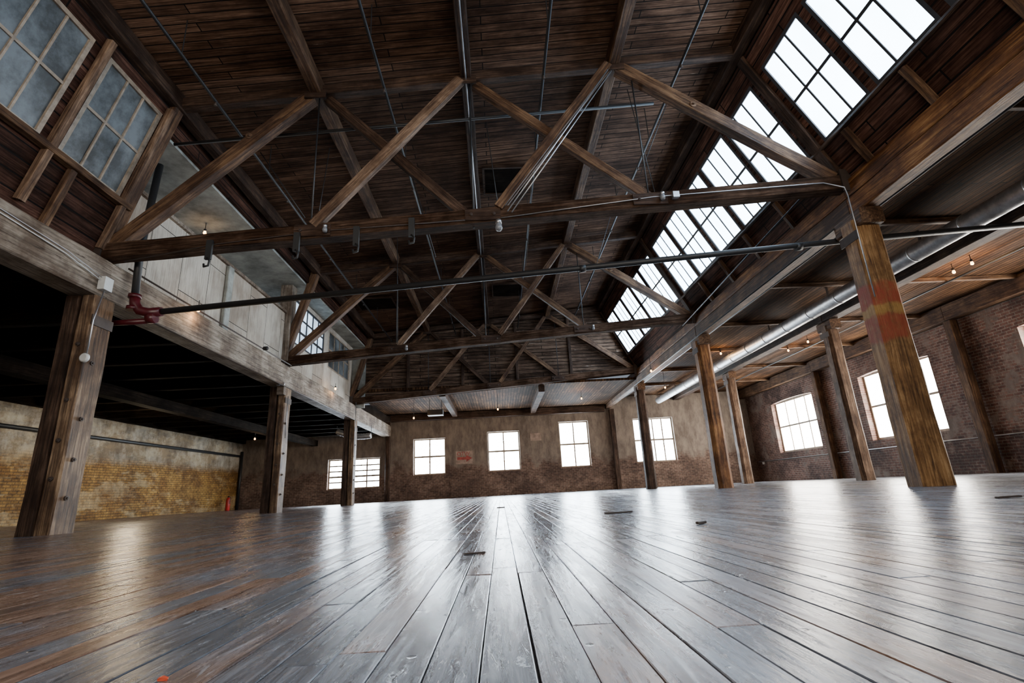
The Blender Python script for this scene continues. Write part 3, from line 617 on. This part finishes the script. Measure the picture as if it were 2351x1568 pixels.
for i,(x0,y0,x1,y1) in enumerate(((1113,383,1200,440),(1132,650,1197,678),(822,682,905,708))):
    c=on_z((x0+x1)/2,(y0+y1)/2,7.4); zz=zr(c.x)+.28; c=on_z((x0+x1)/2,(y0+y1)/2,zz)
    wd=abs(on_y(x1,(y0+y1)/2,c.y).x-on_y(x0,(y0+y1)/2,c.y).x); dn=on_z((x0+x1)/2,y1,zz).y-on_z((x0+x1)/2,y0,zz).y
    dn=max(.5,abs(dn)); t=thing('roof_vent',c,['near','far','left far'][i]+' black square opening in the roof boards','vent','black roof openings')
    MB().box(c.x-wd/2,c.x+wd/2,c.y-dn/2,c.y+dn/2,zz-.04,zz-.02).build('opening',M['black_joist'],t)  # solid black panel stands in for the darkness of the opening
    f=MB(); a,b2=wd/2,dn/2
    f.box(c.x-a-.05,c.x-a,c.y-b2-.05,c.y+b2+.05,zz-.07,zz+.0); f.box(c.x+a,c.x+a+.05,c.y-b2-.05,c.y+b2+.05,zz-.07,zz+.0)
    f.box(c.x-a,c.x+a,c.y-b2-.05,c.y-b2,zz-.07,zz+.0); f.box(c.x-a,c.x+a,c.y+b2,c.y+b2+.05,zz-.07,zz+.0); f.build('frame',M['dark'],t)
p=on_y(1000,948,23.2); t=thing('unit_heater',p,'dark unit heater hanging under the low far ceiling','heater')
MB().box(p.x-.35,p.x+.35,23.0,23.4,p.z-.12,p.z+.12).build('casing',M['black'],t)
f=MB()
for j in range(4): f.box(p.x-.3,p.x+.3,22.96,23.0,p.z-.09+j*.05,p.z-.075+j*.05)
f.build('louvre',M['iron'],t)
for dx in (-.28,.28): MB().tube([(p.x+dx,23.2,p.z+.12),(p.x+dx,23.2,4.45)],.012,6).build('hanger_rod',M['pipe'],t)
c=on_y(1066,1050,Y4-.05); t=thing('painted_sign',c,'faded sign with red letters and a red arrow on the far wall','sign')
MB().box(c.x-.45,c.x+.45,Y4-.02,Y4-.002,c.z-.34,c.z+.34).build('board',M['signp'],t)
MB().poly([(c.x-.38,Y4-.026,c.z-.12),(c.x+.1,Y4-.026,c.z-.12),(c.x+.1,Y4-.026,c.z-.24),(c.x+.42,Y4-.026,c.z-.04),(c.x+.1,Y4-.026,c.z+.12),(c.x+.1,Y4-.026,c.z+.02),(c.x-.38,Y4-.026,c.z+.02)]).build('arrow',M['signr'],t)
cu=bpy.data.curves.new('txt','FONT'); cu.body='OTW'; cu.size=.28; cu.extrude=.003; cu.align_x='CENTER'
to=bpy.data.objects.new('txt',cu); COL.objects.link(to); bpy.context.view_layer.update()
me=bpy.data.meshes.new_from_object(to.evaluated_get(bpy.context.evaluated_depsgraph_get())); bpy.data.objects.remove(to)
me.materials.clear(); me.materials.append(M['signr']); o=bpy.data.objects.new('lettering',me)
link(o,t,Matrix.Translation(V((c.x-.05,Y4-.026,c.z+.1)))@Matrix.Rotation(math.pi/2,4,'X'))
p=on_y(1230,1003,Y4-.02); MB().box(p.x-.3,p.x+.3,Y4-.03,Y4-.001,p.z-.2,p.z+.2).build('notice',M['signp'],label='small faded notice on the far wall between two windows',cat='notice')
p=on_y(1051,1122,Y4-.02); MB().box(p.x-.35,p.x+.35,Y4-.06,Y4-.001,.05,p.z+.35).build('wall_panel',M['brickF'],label='drab panel low on the far wall under the arrow sign',cat='panel')
t=thing('fire_extinguisher',(-13.15,25.6,0),'red fire extinguisher standing at the far left corner','fire extinguisher')
MB().lathe((-13.15,25.6,0),[(.09,0),(.1,.02),(.1,.5),(.07,.58),(.03,.61)],16).build('body',M['red'],t,smooth=True)
MB().lathe((-13.15,25.6,.6),[(.03,0),(.03,.06),(.015,.08)],10).build('valve',M['black'],t); MB().tube([(-13.15,25.6,.66),(-13.03,25.55,.6),(-13.02,25.5,.3)],.015,8).build('hose',M['black'],t)
def stick(px,py,L,ang,label,mat='rubble',h=.014,w=.02):
    p=on_z(px,py,0); d=V((math.cos(ang),math.sin(ang),0)); 
    timber('splinter',p-d*L/2+V((0,0,h/2)),p+d*L/2+V((0,0,h/2)),w,h,M[mat],ch=.003,jit=.002,label=label,cat='debris')
stick(1420,1178,.26,.1,'dark wood splinter lying on the floor in the middle distance')
stick(2316,1143,.2,.05,'dark splinter on the floor near the right edge')
stick(1090,1271,.09,0,'short dark chip on the floor left of centre',h=.006,w=.01)
stick(1610,1203,.08,.6,'tiny chip on the floor right of centre')
stick(1150,1166,.12,.2,'tiny splinter on the floor near the bright centre streak')
stick(374,1562,.013,.3,'small orange scrap on the floor at the bottom left','orangep',.002,.006)
for i,(px,py) in enumerate(((1757,1083),(2080,1056))):
    p=on_x(px,py,XR-.03); MB().box(XR-.06,XR,p.y-.07,p.y+.07,.85,.97).build('outlet_box',M['whitep'],label=['small outlet box on the right wall near the corner','small outlet box under the wide window behind the painted column'][i],cat='outlet')
# ---------------- lights ----------------
def area(loc,target,sx,sy,e,col):
    l=bpy.data.lights.new('fill_area_lamp','AREA'); l.shape='RECTANGLE'; l.size=sx; l.size_y=sy; l.energy=e; l.color=col
    o=bpy.data.objects.new('fill_area_lamp',l); COL.objects.link(o); o.location=loc
    o.rotation_euler=(V(target)-V(loc)).to_track_quat('-Z','Y').to_euler()
area((0,-3.6,3.6),(0,10,5.6),10,2.5,780,(1,.88,.73))  # unseen fill added behind the camera to brighten the roof
def pt(loc,e,col,s=.2):
    l=bpy.data.lights.new('added_wash_light','POINT'); l.energy=e; l.color=col; l.shadow_soft_size=s; o=bpy.data.objects.new('added_wash_light',l); COL.objects.link(o); o.location=loc
pt((-11.0,16,2.4),100,(1,.8,.52)); pt((-8.5,11,5.4),60,(.95,.98,1)); pt((-8.5,17,5.4),60,(.95,.98,1))  # bare lights without fixtures, added to wash the left wall and upper room
w=bpy.data.worlds.new('world'); SC.world=w; w.use_nodes=True; bg=w.node_tree.nodes['Background']; bg.inputs[0].default_value=(.75,.85,1,1); bg.inputs[1].default_value=.3
